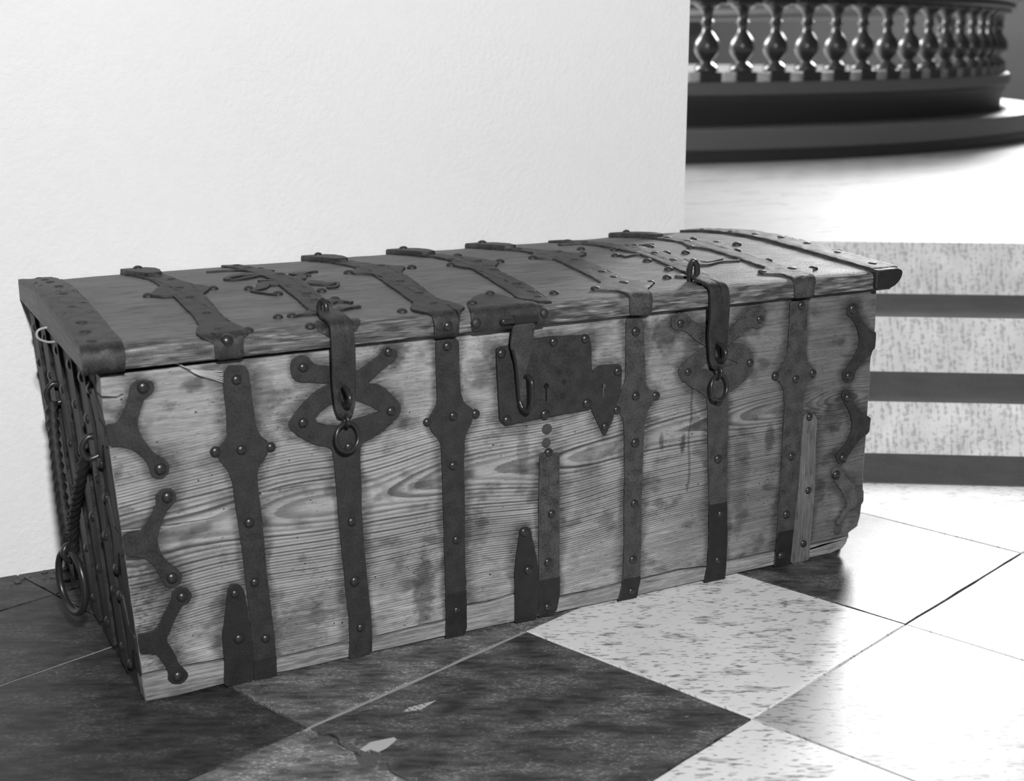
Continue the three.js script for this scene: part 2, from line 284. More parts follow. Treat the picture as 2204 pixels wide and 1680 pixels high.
// ---------------------------------------------------------------- outlines of the iron fittings, in millimetres (front: x, y; lid: x, distance round the lid)
const FRONT_SHAPE = {
  strap1: [[155,527],[163,547],[168,551],[193,548],[199,538],[202,501],[206,445],[213,429],[226,416],[229,405],[220,390],[208,377],[204,356],[209,295],[213,191],[217,129],[221,79],[222,34],[222,2],[182,2],[182,43],[180,101],[177,162],[172,246],[166,306],[162,358],[157,376],[143,396],[140,410],[143,418],[158,431],[159,474]],
  wedge1: [[145,174],[149,181],[161,181],[169,174],[173,165],[179,111],[182,55],[181,2],[129,2],[132,43],[131,98],[136,118]],
  hasp_plate1: [[261,442],[271,456],[293,479],[315,494],[338,503],[320,504],[280,510],[270,521],[268,539],[274,550],[286,555],[298,552],[306,542],[313,536],[343,529],[384,517],[409,531],[429,543],[433,549],[443,551],[456,545],[458,533],[449,526],[431,516],[416,504],[402,494],[418,492],[433,483],[447,469],[460,453],[462,441],[457,429],[438,414],[418,402],[391,392],[386,382],[385,353],[386,311],[385,270],[388,201],[392,136],[397,76],[398,32],[396,5],[352,2],[356,36],[355,77],[350,147],[346,208],[342,278],[340,330],[338,367],[335,387],[326,394],[306,400],[290,409],[273,422],[263,434]],
  hasp_hole1: [[307,445],[316,456],[333,466],[358,473],[382,468],[407,455],[425,443],[411,440],[379,435],[349,428],[327,431],[310,439]],
  strap3: [[528,556],[529,511],[530,445],[524,433],[515,421],[512,410],[520,392],[532,379],[536,366],[538,303],[538,263],[540,156],[541,46],[539,2],[577,2],[582,16],[582,104],[580,148],[581,256],[580,323],[582,373],[592,394],[601,412],[600,424],[582,438],[576,454],[573,494],[573,554]],
  strap4: [[733,324],[774,321],[775,189],[776,90],[777,44],[770,12],[761,3],[731,4],[732,98],[731,232]],
  wedge4: [[690,175],[696,187],[707,189],[713,184],[719,157],[727,122],[731,90],[731,31],[727,2],[681,2],[681,63],[680,104],[684,134]],
  strap5: [[913,551],[918,559],[946,557],[952,547],[955,492],[960,426],[969,416],[980,409],[979,393],[966,377],[959,353],[956,268],[956,196],[957,103],[956,33],[949,2],[906,2],[912,20],[917,41],[918,134],[916,203],[917,246],[914,331],[911,366],[902,380],[894,388],[896,401],[906,421],[915,442]],
  hasp_plate6: [[1013,535],[1013,549],[1027,559],[1046,555],[1059,541],[1071,534],[1096,530],[1153,517],[1177,538],[1195,549],[1214,553],[1229,545],[1235,527],[1230,512],[1216,509],[1200,514],[1176,499],[1152,487],[1170,485],[1193,476],[1208,460],[1208,432],[1193,410],[1171,396],[1151,389],[1151,375],[1155,261],[1157,174],[1162,86],[1162,41],[1160,2],[1109,2],[1116,35],[1117,93],[1114,181],[1108,268],[1103,376],[1106,350],[1099,387],[1086,396],[1064,409],[1039,427],[1033,441],[1035,452],[1056,468],[1083,483],[1096,485],[1070,501],[1048,519],[1035,524],[1020,526]],
  hasp_hole6: [[1081,446],[1099,456],[1124,457],[1152,456],[1174,445],[1150,441],[1106,437]],
  strap7: [[1293,557],[1294,514],[1293,482],[1291,447],[1280,424],[1267,411],[1268,403],[1275,396],[1287,381],[1291,350],[1291,300],[1291,183],[1289,124],[1287,64],[1284,2],[1325,2],[1328,48],[1332,101],[1334,206],[1336,265],[1337,332],[1340,372],[1349,386],[1360,398],[1359,411],[1345,425],[1340,442],[1339,469],[1337,557]],
  strip7: [[1340,312],[1346,321],[1364,319],[1376,309],[1376,259],[1380,169],[1377,79],[1375,3],[1326,2],[1332,101],[1336,146],[1339,235]],
  corner_right1: [[1439,516],[1441,530],[1448,538],[1462,539],[1474,510],[1494,487],[1510,475],[1520,473],[1520,439],[1514,435],[1502,427],[1486,410],[1470,395],[1468,378],[1453,372],[1439,381],[1436,396],[1451,408],[1463,423],[1476,447],[1477,463],[1468,486],[1457,504]],
  corner_right2: [[1438,345],[1440,358],[1454,361],[1466,347],[1470,333],[1486,314],[1505,300],[1519,291],[1520,291],[1518,258],[1498,251],[1480,233],[1465,217],[1460,205],[1446,199],[1435,209],[1431,222],[1443,232],[1461,248],[1470,270],[1471,286],[1464,304],[1451,326],[1453,325]],
  corner_right3: [[1424,190],[1433,194],[1446,192],[1455,179],[1472,161],[1499,139],[1514,136],[1515,105],[1491,96],[1477,97],[1463,80],[1451,66],[1444,71],[1461,96],[1472,108],[1466,121],[1449,146],[1430,168]],
  corner_left1: [[-31,479],[-13,478],[-3,495],[7,519],[10,534],[19,542],[36,543],[46,537],[48,526],[41,518],[30,512],[22,492],[17,474],[20,458],[27,444],[39,424],[53,413],[62,403],[62,389],[51,379],[38,382],[31,391],[31,403],[21,420],[7,433],[-5,439],[-28,443]],
  corner_left2: [[-17,297],[8,298],[21,309],[33,331],[38,339],[37,353],[47,362],[62,362],[71,352],[70,340],[57,329],[49,317],[40,295],[35,278],[40,256],[54,235],[68,221],[72,210],[67,198],[51,194],[42,200],[37,212],[31,229],[20,247],[10,254],[-15,261]],
  corner_left3: [[-6,125],[12,125],[24,128],[36,148],[52,174],[53,185],[64,193],[79,189],[86,175],[80,163],[69,161],[55,138],[39,106],[49,85],[58,58],[70,42],[71,33],[61,24],[46,26],[37,35],[39,46],[33,64],[24,82],[14,87],[-4,90]],
  lock_plate: [[644,525],[648,530],[676,532],[725,539],[754,540],[826,535],[837,526],[840,467],[846,405],[837,395],[770,393],[664,388],[651,395],[647,462]],
  escutcheon: [[840,464],[854,473],[860,475],[902,473],[906,459],[904,416],[896,400],[887,368],[870,337],[856,364],[841,394],[844,404]],
};
const FRONT_RIVET = {
  strap1: [[178,526],[180,409],[138,411],[230,406],[187,283],[191,178],[205,74]],
  wedge1: [[156,165],[159,84]],
  hasp_plate1: [[290,534],[286,441],[441,544],[443,441],[365,388],[366,255],[368,146],[376,58]],
  strap3: [[550,543],[511,412],[560,417],[604,415],[559,327],[563,188],[562,53]],
  strap4: [[752,323],[758,205],[751,111],[750,22]],
  wedge4: [[700,180],[708,104]],
  strap5: [[934,531],[937,408],[984,402],[896,386],[938,317],[939,196],[939,82],[936,18]],
  hasp_plate6: [[1034,537],[1220,527],[1054,441],[1200,443],[1128,373],[1132,257],[1142,142],[1140,45]],
  strap7: [[1320,546],[1316,397],[1266,408],[1359,404],[1315,236],[1309,113],[1300,25]],
  strip7: [[1355,314],[1362,157],[1357,42]],
  corner_right1: [[1453,527],[1452,388]],
  corner_right2: [[1454,342],[1450,214]],
  corner_right3: [[1436,179]],
  loose: [[1450,54],[749,368],[748,342]],
  corner_left1: [[30,531],[48,396]],
  corner_left2: [[56,348],[55,211]],
  corner_left3: [[69,176],[54,39]],
  lock_plate: [[653,520],[664,397],[741,398],[758,530],[824,529],[829,408]],
  lock_small: [[772,473],[781,454],[779,428]],
  escutcheon: [[896,460],[870,358]],
};
const FRONT_LINE = {
  gap1: [[-4,52],[52,52],[130,50],[224,31],[341,34],[357,31],[398,32],[477,35],[539,36],[583,57],[632,55],[681,60],[773,36],[841,34],[912,37],[956,36],[976,37],[1051,39],[1116,33],[1162,37],[1225,36],[1283,36],[1376,33],[1480,35]],
  gap2: [[3,32],[41,33],[132,28],[583,33],[681,32]],
  boardR: [[1516,562],[1519,490],[1519,437],[1513,421],[1512,396],[1515,381],[1513,330],[1513,301],[1513,243],[1511,174],[1514,136],[1513,103],[1511,78],[1505,54],[1482,41]],
  baseR: [[1480,35],[1477,21],[1467,11],[1437,5]],
};
const LID_SHAPE = {
  strap1: [[203,735],[204,640],[198,560],[196,480],[206,417],[230,370],[222,345],[203,319],[203,292],[190,154],[191,94],[197,58],[200,37],[190,30],[186,20],[186,1],[140,1],[140,20],[138,27],[122,34],[118,55],[123,74],[136,100],[144,155],[151,310],[149,321],[135,321],[115,340],[130,374],[152,412],[155,480],[151,560],[147,640],[147,735]],
  strap3: [[573,735],[574,640],[571,560],[575,500],[599,455],[631,409],[600,361],[595,308],[571,133],[575,120],[589,57],[568,34],[563,20],[562,1],[517,1],[517,24],[514,37],[504,46],[495,69],[501,92],[519,116],[541,345],[542,370],[511,387],[540,440],[537,500],[532,560],[529,640],[530,735]],
  strap4: [[770,735],[770,640],[767,560],[772,500],[794,470],[822,380],[791,341],[780,292],[772,154],[755,70],[753,40],[735,39],[702,75],[713,120],[742,341],[729,360],[724,394],[745,440],[738,500],[728,560],[724,640],[724,735]],
  strap5: [[958,735],[960,640],[956,560],[964,510],[1000,431],[1031,393],[1000,367],[991,339],[982,219],[971,154],[985,127],[1006,99],[961,55],[957,38],[954,1],[907,1],[907,31],[906,42],[904,68],[879,85],[867,93],[912,136],[921,185],[941,368],[918,386],[912,410],[940,453],[934,500],[922,560],[918,640],[917,735]],
  strap7: [[1336,735],[1340,640],[1336,560],[1342,446],[1372,400],[1341,286],[1343,189],[1336,105],[1385,96],[1346,51],[1333,20],[1333,1],[1284,1],[1284,27],[1285,42],[1287,71],[1252,93],[1295,134],[1305,337],[1282,380],[1300,440],[1298,560],[1297,735]],
  nose: [[587,35],[603,77],[633,118],[664,137],[683,134],[692,101],[702,69],[724,37],[731,29],[733,1],[588,1],[587,18]],
  strap2: [[378,700],[374,560],[388,435],[404,377],[398,308],[386,202],[377,132],[379,76],[372,32],[338,32],[338,112],[334,147],[342,220],[350,348],[352,410],[346,450],[345,560],[344,700]],
  curl2a: [[383,450],[330,474],[299,461],[279,435],[303,423],[356,449]],
  curl2b: [[381,488],[341,550],[278,565]],
  curl2c: [[374,384],[348,387],[328,396]],
  curl2d: [[355,355],[330,360],[313,329],[291,312],[304,287],[322,268]],
  curl2e: [[406,422],[434,436],[460,444]],
  curl2f: [[398,380],[419,406],[435,411]],
  curl2g: [[404,346],[420,332],[435,317],[455,320],[443,292],[423,284]],
  curl2h: [[386,184],[404,182],[423,163]],
  curl2i: [[344,123],[320,114],[296,109]],
  curl2j: [[381,130],[392,126],[425,133]],
  wing2: [[305,41],[324,69],[331,37],[332,16],[314,27]],
  wing2b: [[377,58],[393,57],[388,36],[375,21],[372,29]],
  strap6: [[1143,700],[1147,560],[1160,440],[1190,426],[1190,348],[1179,234],[1157,157],[1130,60],[1103,41],[1105,97],[1116,167],[1130,298],[1132,366],[1122,440],[1112,560],[1110,700]],
  curl6a: [[1064,562],[1115,549],[1123,473],[1133,431]],
  curl6b: [[1089,347],[1110,348],[1138,346]],
  curl6c: [[1171,454],[1206,451],[1234,448]],
  curl6d: [[1090,142],[1095,129],[1107,124]],
  curl6e: [[1201,265],[1191,223],[1207,209],[1247,219],[1292,216]],
  curl6f: [[1208,248],[1224,228],[1267,243]],
};
const LID_RIVET = {
  strap1: [[189,477],[179,385],[176,302],[114,348],[234,362],[171,179],[159,70],[201,49],[161,27],[174,690],[176,600],[174,520]],
  strap3: [[590,438],[511,407],[643,408],[565,285],[557,182],[549,101],[479,76],[540,17],[552,690],[552,600],[550,530]],
  strap4: [[791,510],[786,406],[725,402],[830,395],[775,317],[756,186],[751,116],[744,77],[790,101],[747,690],[748,600],[748,450]],
  nose: [[612,77],[674,130],[595,16],[728,21]],
  strap5: [[990,435],[912,407],[1030,405],[971,341],[963,218],[958,167],[950,119],[876,99],[1004,108],[938,690],[938,600],[940,520]],
  strap7: [[1360,478],[1283,377],[1369,402],[1401,371],[1352,306],[1351,196],[1338,104],[1387,98],[1263,103],[1318,690],[1318,600],[1318,520],[1320,440]],
  end_right: [[1491,528],[1514,454],[1534,387],[1540,303],[1535,197],[1524,78],[1500,640]],
  end_left: [[-12,487],[-18,404],[-25,292],[-31,183],[-38,122],[-41,59],[-14,690],[-14,620],[-14,560]],
  strap2: [[377,536],[383,432],[292,337],[326,277],[372,253],[366,202],[406,270],[405,201],[273,116],[297,115],[302,41],[361,640],[361,560]],
  strap6: [[1061,465],[1117,422],[1184,446],[1208,422],[1081,358],[1112,285],[1107,200],[1060,136],[1168,343],[1195,340],[1160,263],[1237,330],[1087,70],[1128,640],[1128,560]],
};
// ---------------------------------------------------------------- chest: materials
const mm = (pts) => pts.map(([x, y]) => [x / 1000, y / 1000]);
const ironTone = grey(512, 512, (u, v) => 0.62 * (0.85 + 0.5 * tileN(N2, u, v, 7) + 0.45 * tileN(N2b, u, v, 34) + 0.4 * tileN(N2, u, v, 90)) + 0.35 * sstep(0.62, 0.8, tileN(N2b, u, v, 46)), true);
const ironBump = grey(512, 512, (u, v) => 0.5 + 0.25 * tileN(N2, u, v, 60) + 0.25 * tileN(N2b, u, v, 18), false);
const iron = (c0, rough = 0.55, c = c0 * 1.5) => std({ map: sized(ironTone, 0.25, 0.25), color: new THREE.Color().setRGB(c, c, c), roughness: rough, metalness: 0.0, bumpMap: sized(ironBump, 0.06, 0.06), bumpScale: 0.0006 });
M.iron = iron(0.020, 0.62); M.ironWorn = iron(0.046, 0.6); M.ironBlack = iron(0.010, 0.55); M.ironLid = iron(0.023, 0.58); M.ironBright = iron(0.085, 0.55);
M.rivetLid = std({ color: new THREE.Color().setRGB(0.022, 0.022, 0.022), roughness: 0.55, metalness: 0.1 });
M.ironEnd = iron(0.013, 0.6);
M.endBand = iron(0.02, 0.5);
M.rivet = std({ color: new THREE.Color().setRGB(0.03, 0.03, 0.03), roughness: 0.3, metalness: 0.25 });
M.smooth = std({ color: new THREE.Color().setRGB(0.032, 0.032, 0.032), roughness: 0.3, metalness: 0.3 });
M.hole = std({ color: new THREE.Color().setRGB(0.004, 0.004, 0.004), roughness: 1 });

// pine front: flat-sawn rings, iron stains creeping out from the fittings, worm holes, wear along the foot
const segs = [];
for (const k in FRONT_SHAPE) { const p = FRONT_SHAPE[k]; p.forEach((a, i) => { const b = p[(i + 1) % p.length]; segs.push([a[0] / 1000, a[1] / 1000, b[0] / 1000, b[1] / 1000]); }); }
const SW = 320, SH = 120, X0 = -0.06, XW = 1.62, YW = 0.6, stainGrid = new Float32Array(SW * SH);
for (let j = 0; j < SH; j++) for (let i = 0; i < SW; i++) {
  const x = X0 + ((i + 0.5) / SW) * XW, y = ((j + 0.5) / SH) * YW; let d = 1;
  for (const [ax, ay, bx, by] of segs) {
    if (Math.abs(x - ax) > 0.13 && Math.abs(x - bx) > 0.13) continue;
    const t = clamp(((x - ax) * (bx - ax) + (y - ay) * (by - ay)) / ((bx - ax) ** 2 + (by - ay) ** 2 + 1e-12)); d = Math.min(d, Math.hypot(x - mix(ax, bx, t), y - mix(ay, by, t)));
  }
  stainGrid[j * SW + i] = d;
}
function stainAt(x, y) {
  const fx = clamp(((x - X0) / XW) * SW - 0.5, 0, SW - 1.001), fy = clamp((y / YW) * SH - 0.5, 0, SH - 1.001), i = Math.floor(fx), j = Math.floor(fy), u = fx - i, v = fy - j;
  const a = stainGrid[j * SW + i], b = stainGrid[j * SW + Math.min(SW - 1, i + 1)], c = stainGrid[Math.min(SH - 1, j + 1) * SW + i], d = stainGrid[Math.min(SH - 1, j + 1) * SW + Math.min(SW - 1, i + 1)];
  return mix(mix(a, b, u), mix(c, d, u), v);
}
// larger stains: [x, y, rx, ry, strength]
const SPOTS = [[0.109, 0.525, 0.018, 0.012, 0.6], [1.0, 0.52, 0.03, 0.03, 0.6], [0.635, 0.53, 0.02, 0.02, 0.5], [1.20, 0.545, 0.05, 0.015, 0.4], [0.50, 0.10, 0.02, 0.07, 0.6], [0.27, 0.08, 0.05, 0.05, 0.4], [0.45, 0.545, 0.03, 0.03, 0.6], [0.48, 0.415, 0.025, 0.012, 0.5], [1.42, 0.30, 0.03, 0.03, 0.5], [1.40, 0.15, 0.012, 0.03, 0.5], [0.6, 0.20, 0.03, 0.04, 0.4], [1.26, 0.28, 0.012, 0.03, 0.6], [0.0, 0.30, 0.04, 0.03, 0.4], [0.02, 0.2, 0.05, 0.05, 0.35], [0.22, 0.50, 0.02, 0.05, 0.35], [1.05, 0.30, 0.006, 0.02, 0.7], [1.0, 0.31, 0.006, 0.016, 0.6], [1.19, 0.22, 0.02, 0.09, 0.35], [0.84, 0.25, 0.03, 0.05, 0.3], [0.70, 0.33, 0.012, 0.05, 0.4], [0.62, 0.50, 0.03, 0.02, 0.4], [0.855, 0.545, 0.03, 0.03, 0.35]];
const holesAt = []; { const r = rngOf(5); for (let i = 0; i < 130; i++) holesAt.push([r() ** 1.6 * 1.5 - 0.02, r() < 0.5 ? r() * 0.25 : 0.3 + r() * 0.25, 0.0006 + r() * 0.0012]); }
const holeBins = {}; for (const h of holesAt) { const k = Math.floor(h[0] / 0.05); (holeBins[k] ??= []).push(h); }
function pine(x, y) {
  const yc = 0.277 + 0.045 * x + 0.005 * Math.sin(x * 6 + 0.5) + 0.007 * N2(x * 2.2, 4), D = 0.082 - 0.040 * x + 0.003 * N2(x * 3.2, 9) - 0.012 * Math.exp(-(((x - 1.43) / 0.06) ** 2));
  const r = Math.sqrt((y - yc) ** 2 + D * D) + 0.0011 * fbm(x * 4, y * 18, 3);
  const zone = sstep(0.50, 0.34, y) * (0.55 + 0.45 * sstep(0.06, 0.2, y)) * (0.75 + 0.25 * sstep(1.5, 0.8, x));
  const q = (r / 0.0040) + 0.5 * N2(x * 1.5, y * 8), t = q - Math.floor(q);
  const late = sstep(0.22, 0.72, t) * (1 - sstep(0.90, 1, t)), w = 0.78 + 0.5 * N2b(Math.floor(q) * 3.7, 1);
  let a = 0.30 * (1 + 0.30 * fbm(x * 4, y * 9, 3)) * mix(1, 0.80, sstep(0.36, 0.5, y));
  a *= 1 - 0.84 * clamp(w) * late * zone;
  a *= 1 - 0.5 * sstep(0.010, 0.004, Math.abs(y - yc)) * sstep(0.15, 0.45, N2b(x * 6.5, 5)) * zone;
  const fibre = fbm(x * 26, y * 520, 3), streak = fbm(x * 5 + 7, y * 120, 3);
  a *= 1 + 0.42 * fibre * (1.2 - 0.6 * zone) + 0.40 * streak * (1 - 0.5 * zone);
  a *= 1 - 0.5 * sstep(0.10, 0.6, fbm(x * 9 + 3, y * 14 + 6, 4)); a *= 1 - 0.55 * sstep(0.42, 0.62, fbm(x * 60 + 3, y * 190 + 6, 2) + 0.3 * fbm(x * 8, y * 8, 2));                      // grime
  a *= 1 - 0.35 * sstep(0.25, 0.6, fbm(x * 22 + 3, y * 90 + 6, 3)) * sstep(0.25, 0.05, y);  // pitted foot
  a *= 1 + 0.35 * sstep(0.15, 0.6, fbm(x * 8 + 30, y * 60, 3)) * (sstep(0.06, 0.02, Math.abs(y - 0.09)) + sstep(0.52, 0.56, y));
  a *= mix(1, 0.42, sstep(0.75, 1.45, x));                                             // lamp falloff towards the right end, put into the wood colour
  a *= 1 - 0.6 * sstep(0.05, 0.5, fbm(x * 45 + 3, y * 130 + 16, 3)) * sstep(0.11, 0.02, x) * sstep(0.32, 0.22, y);
  const d = stainAt(x, y), reach = 0.009 + 0.036 * clamp(0.35 + 0.9 * fbm(x * 7 + 50, y * 7, 3));
  a *= 1 - 0.80 * sstep(reach, 0, d) * (0.75 + 0.4 * fbm(x * 40, y * 120, 2));
  for (const s of SPOTS) { const e = ((x - s[0]) / s[2]) ** 2 + ((y - s[1]) / s[3]) ** 2; if (e < 6) a *= 1 - s[4] * sstep(1.7, 0.2, e + 0.9 * fbm(x * 45, y * 60, 3)); }
  const run = Math.abs(x - 1.065 - 0.004 * N2(y * 12, 3)); if (y < 0.46 && y > 0.2) a *= 1 - 0.5 * sstep(0.004, 0.001, run);
  const drip = fbm(x * 32, y * 4, 3); a *= 1 - 0.10 * sstep(0.25, 0.7, drip) * sstep(0.05, 0.2, y);
  const b = holeBins[Math.floor(x / 0.05)]; if (b) for (const h of b) if ((x - h[0]) ** 2 + (y - h[1]) ** 2 < h[2] ** 2) a = 0.02;
  return Math.max(0.02, a);
}
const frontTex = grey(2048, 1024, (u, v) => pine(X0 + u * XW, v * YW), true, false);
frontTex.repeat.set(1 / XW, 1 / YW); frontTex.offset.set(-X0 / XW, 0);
const frontBump = grey(2048, 768, (u, v) => { const x = X0 + u * XW, y = v * YW; return 0.55 + 0.3 * fbm(x * 12, y * 300, 3) + 0.2 * fbm(x * 30, y * 60, 2) * sstep(0.2, 0.05, y); }, false, false);
frontBump.repeat.copy(frontTex.repeat); frontBump.offset.copy(frontTex.offset);
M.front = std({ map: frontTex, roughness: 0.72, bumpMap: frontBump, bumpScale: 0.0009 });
// weathered plank for the lid (u along the chest, v across) and the rest
const lidTex = grey(2048, 1024, (u, v) => {
  const x = u * 1.7, s = v * 0.8;
  let a = 0.115 * (1 + 0.35 * fbm(x * 3, s * 8, 3)) * (1 + 0.55 * fbm(x * 7, s * 150, 3) + 0.4 * fbm(x * 30, s * 600, 2));
  a *= 1 - 0.4 * sstep(0.15, 0.55, fbm(x * 8 + 3, s * 30, 3));
  const q = s * 130 + 2.2 * fbm(x * 1.6, s * 9, 3), t = q - Math.floor(q); a *= 1 - 0.28 * sstep(0.5, 0.9, t) * (0.5 + fbm(x * 2, s * 6, 2));
  const nose = sstep(0.10, 0.03, s); a *= 1 + 1.1 * nose * sstep(0.08, 0.45, fbm(x * 9 + 2, s * 110, 3)) - 0.65 * nose * sstep(-0.15, 0.35, fbm(x * 12 + 20, s * 70 + 4, 3));
  return Math.max(0.03, a);
});
const woodBump = grey(512, 512, (u, v) => 0.5 + 0.35 * tileN((a, b) => N2(a * 0.2, b * 2), u, v, 20) + 0.2 * tileN(N2b, u, v, 60), false);
M.lid = std({ map: sized(lidTex, 1.7, 0.8), roughness: 0.56, bumpMap: sized(woodBump, 0.3, 0.12), bumpScale: 0.0012 });
M.plank = std({ map: sized(lidTex, 1.7, 0.8, 0.3, 0.2), roughness: 0.75, color: new THREE.Color().setRGB(0.16, 0.16, 0.16), bumpMap: sized(woodBump, 0.3, 0.12), bumpScale: 0.0012 });
{ const t = sized(lidTex, 1.7, 0.8); t.rotation = Math.PI / 2; t.repeat.set(1 / 1.2, 1 / 0.55); M.strip = std({ map: t, roughness: 0.7, color: new THREE.Color().setRGB(0.95, 0.95, 0.95) }); }
M.foot = std({ map: sized(lidTex, 1.7, 0.8, 0.1, 0.45), roughness: 0.75, color: new THREE.Color().setRGB(1.9, 1.9, 1.9), bumpMap: sized(woodBump, 0.3, 0.08), bumpScale: 0.0015 });

// ---------------------------------------------------------------- chest: boards
const C0 = new THREE.Vector3(0.75, 0.002, -0.34);
const chest = thing('chest', 'long low iron-bound wooden chest with a curved lid, hasps and a lock plate', 'chest', C0.toArray());
const cp = (parent, name, geo, mat, label) => part(parent, name, geo.translate(-C0.x, -C0.y, -C0.z), mat, label);
const DEEP = -0.66, leftX = (y) => -0.036 * (y / 0.565);
{
  const gap = mm(FRONT_LINE.gap1), gA = [...gap, [1.482, 0.041]];
  const wavy = []; for (let i = 1; i < gA.length - 1; i++) { const p = gA[i], q = gA[i + 1], n = Math.max(1, Math.round((q[0] - p[0]) / 0.012)); for (let k = 0; k < n; k++) { const x = mix(p[0], q[0], k / n); wavy.push([x, mix(p[1], q[1], k / n) + 0.0008 * N2(x * 55, 3)]); } } wavy.push(gA[gA.length - 1]);
  const L = [[0.50, 0.5625], [0.25, 0.5590], [-0.034, 0.5545], [-0.033, 0.545]];
  const down = (y) => [leftX(y) + 0.0012 * N2(y * 60, 2), y];
  const left = [...L, [leftX(0.5235), 0.5235], [-0.010, 0.5200], [-0.003, 0.5235], [0.003, 0.522], [-0.003, 0.5205], [-0.010, 0.5170], [leftX(0.5195), 0.5195],
    ...[0.49, 0.46, 0.42, 0.38, 0.34, 0.31].map(down), [leftX(0.3058), 0.3058], [0.045, 0.3008], [0.105, 0.2996], [0.165, 0.3006], [0.105, 0.2984], [0.045, 0.2990], [leftX(0.303), 0.303], ...[0.27, 0.23, 0.19, 0.15, 0.11, 0.08].map(down)];
  const right = mm(FRONT_LINE.boardR).reverse();
  const outline = [...left, [leftX(0.056), 0.0545], ...wavy.map(([x, y]) => [x, y + 0.0024]), ...right.slice(1)];
  const cB = [[0.212, 0.3288], [0.272, 0.3308], [0.341, 0.3312], [0.272, 0.3322], [0.212, 0.3300]];
  const g = extrude(shapeOf(outline, [cB.reverse()]), 0.034, 0.0012); g.translate(0, 0, -0.034);
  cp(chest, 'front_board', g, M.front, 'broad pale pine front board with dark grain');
  const bA = [...gA, ...mm(FRONT_LINE.baseR).slice(1), [1.2, 0.0065], [0.9, 0.005], [0.5, 0.006], [0.25, 0.004], [0.17, 0.0075], [0.05, 0.003], [0.0, 0.0045], [-0.003, 0.03]];
  const base = extrude(shapeOf(bA.map(([x, y], i) => [x, i < gA.length ? y - 0.0018 + 0.0006 * N2(x * 40, 2) : y]), []), 0.0342, 0.002); base.translate(0, 0, -0.034);
  const bd = cp(chest, 'bottom_board', base, M.foot, 'worn bottom board showing as a pale strip along the foot');
  cp(chest, 'left_board', skewBox('left'), M.plank); cp(chest, 'right_board', skewBox('right'), M.plank);
  cp(chest, 'back_board', box(0.0, 1.5, 0.004, 0.563, DEEP - 0.001, DEEP + 0.03), M.plank);
  cp(chest, 'floor_board', box(0.004, 1.494, 0.003, 0.03, DEEP + 0.03, -0.036), M.plank);
}
function skewBox(side) {                       // end boards lean out towards the top
  const g = side === 'left' ? box(0, 0.032, 0.0008, 0.5635, DEEP, -0.0345) : box(1.464, 1.496, 0.0008, 0.5635, DEEP, -0.0345);
  const p = g.attributes.position; for (let i = 0; i < p.count; i++) p.setX(i, p.getX(i) + (side === 'left' ? leftX(p.getY(i)) : 0.012 * (p.getY(i) / 0.565)));
  const uv = g.attributes.uv; for (let i = 0; i < uv.count; i++) uv.setXY(i, uv.getX(i) * 1.0 + 0.4, uv.getY(i));
  g.computeVertexNormals(); return g;
}
// the lid: a shallow arch, its section [z, y]
const PROF = [[0.020, 0.567], [0.022, 0.571], [0.022, 0.590], [0.019, 0.598], [0.010, 0.6025], [-0.06, 0.6065], [-0.14, 0.611], [-0.22, 0.6155], [-0.30, 0.6195], [-0.38, 0.6215], [-0.46, 0.620], [-0.54, 0.615], [-0.62, 0.607], [-0.678, 0.600]];
const profS = [0]; for (let i = 1; i < PROF.length; i++) profS.push(profS[i - 1] + Math.hypot(PROF[i][0] - PROF[i - 1][0], PROF[i][1] - PROF[i - 1][1]));
function pathAt(path, S, s) {                   // position and outward normal at arc length s
  let i = 0; while (i < S.length - 2 && s > S[i + 1]) i++;
  const t = (s - S[i]) / (S[i + 1] - S[i]), z = mix(path[i][0], path[i + 1][0], t), y = mix(path[i][1], path[i + 1][1], t);
  const seg = (k) => { const a = path[Math.max(0, Math.min(path.length - 2, k))], b = path[Math.max(1, Math.min(path.length - 1, k + 1))], l = Math.hypot(b[0] - a[0], b[1] - a[1]); return [(b[1] - a[1]) / l, -(b[0] - a[0]) / l]; };
  const n0 = seg(i), n1 = t < 0.5 ? seg(i - 1) : seg(i + 1), w = 0.5 * Math.abs(t - 0.5) * 2;
  let nz = mix(n0[0], n1[0], w), ny = mix(n0[1], n1[1], w); const l = Math.hypot(nz, ny);
  return { z, y, nz: nz / l, ny: ny / l };
}
const tess = new TessellateModifier(0.012, 7);
function bend(shape, depth, path, S, lift = 0, xo = () => 0, wob = 0) {   // a plate in (x, s) laid onto a bent path
  let g = extrude(shape, depth, 0.0008); g = tess.modify(g.index ? g.toNonIndexed() : g);
  const p = g.attributes.position;
  for (let i = 0; i < p.count; i++) {
    const x = p.getX(i), s = p.getY(i), d = p.getZ(i) + lift + (p.getZ(i) > depth / 2 ? wob * N2(x * 30, s * 30) : 0), q = pathAt(path, S, s);
    p.setXYZ(i, x + xo(s), q.y + q.ny * d, q.z + q.nz * d);
  }
  g.deleteAttribute('normal'); g = mergeVertices(g, 1e-5); g.computeVertexNormals(); g = g.toNonIndexed();
  return toCreasedNormals(g, 0.7);
}
const lidEnd = (z) => [-0.060 + 0.014 * clamp((0.02 - z) / 0.69), z > 0.005 ? 1.528 : 1.553];
let lid;
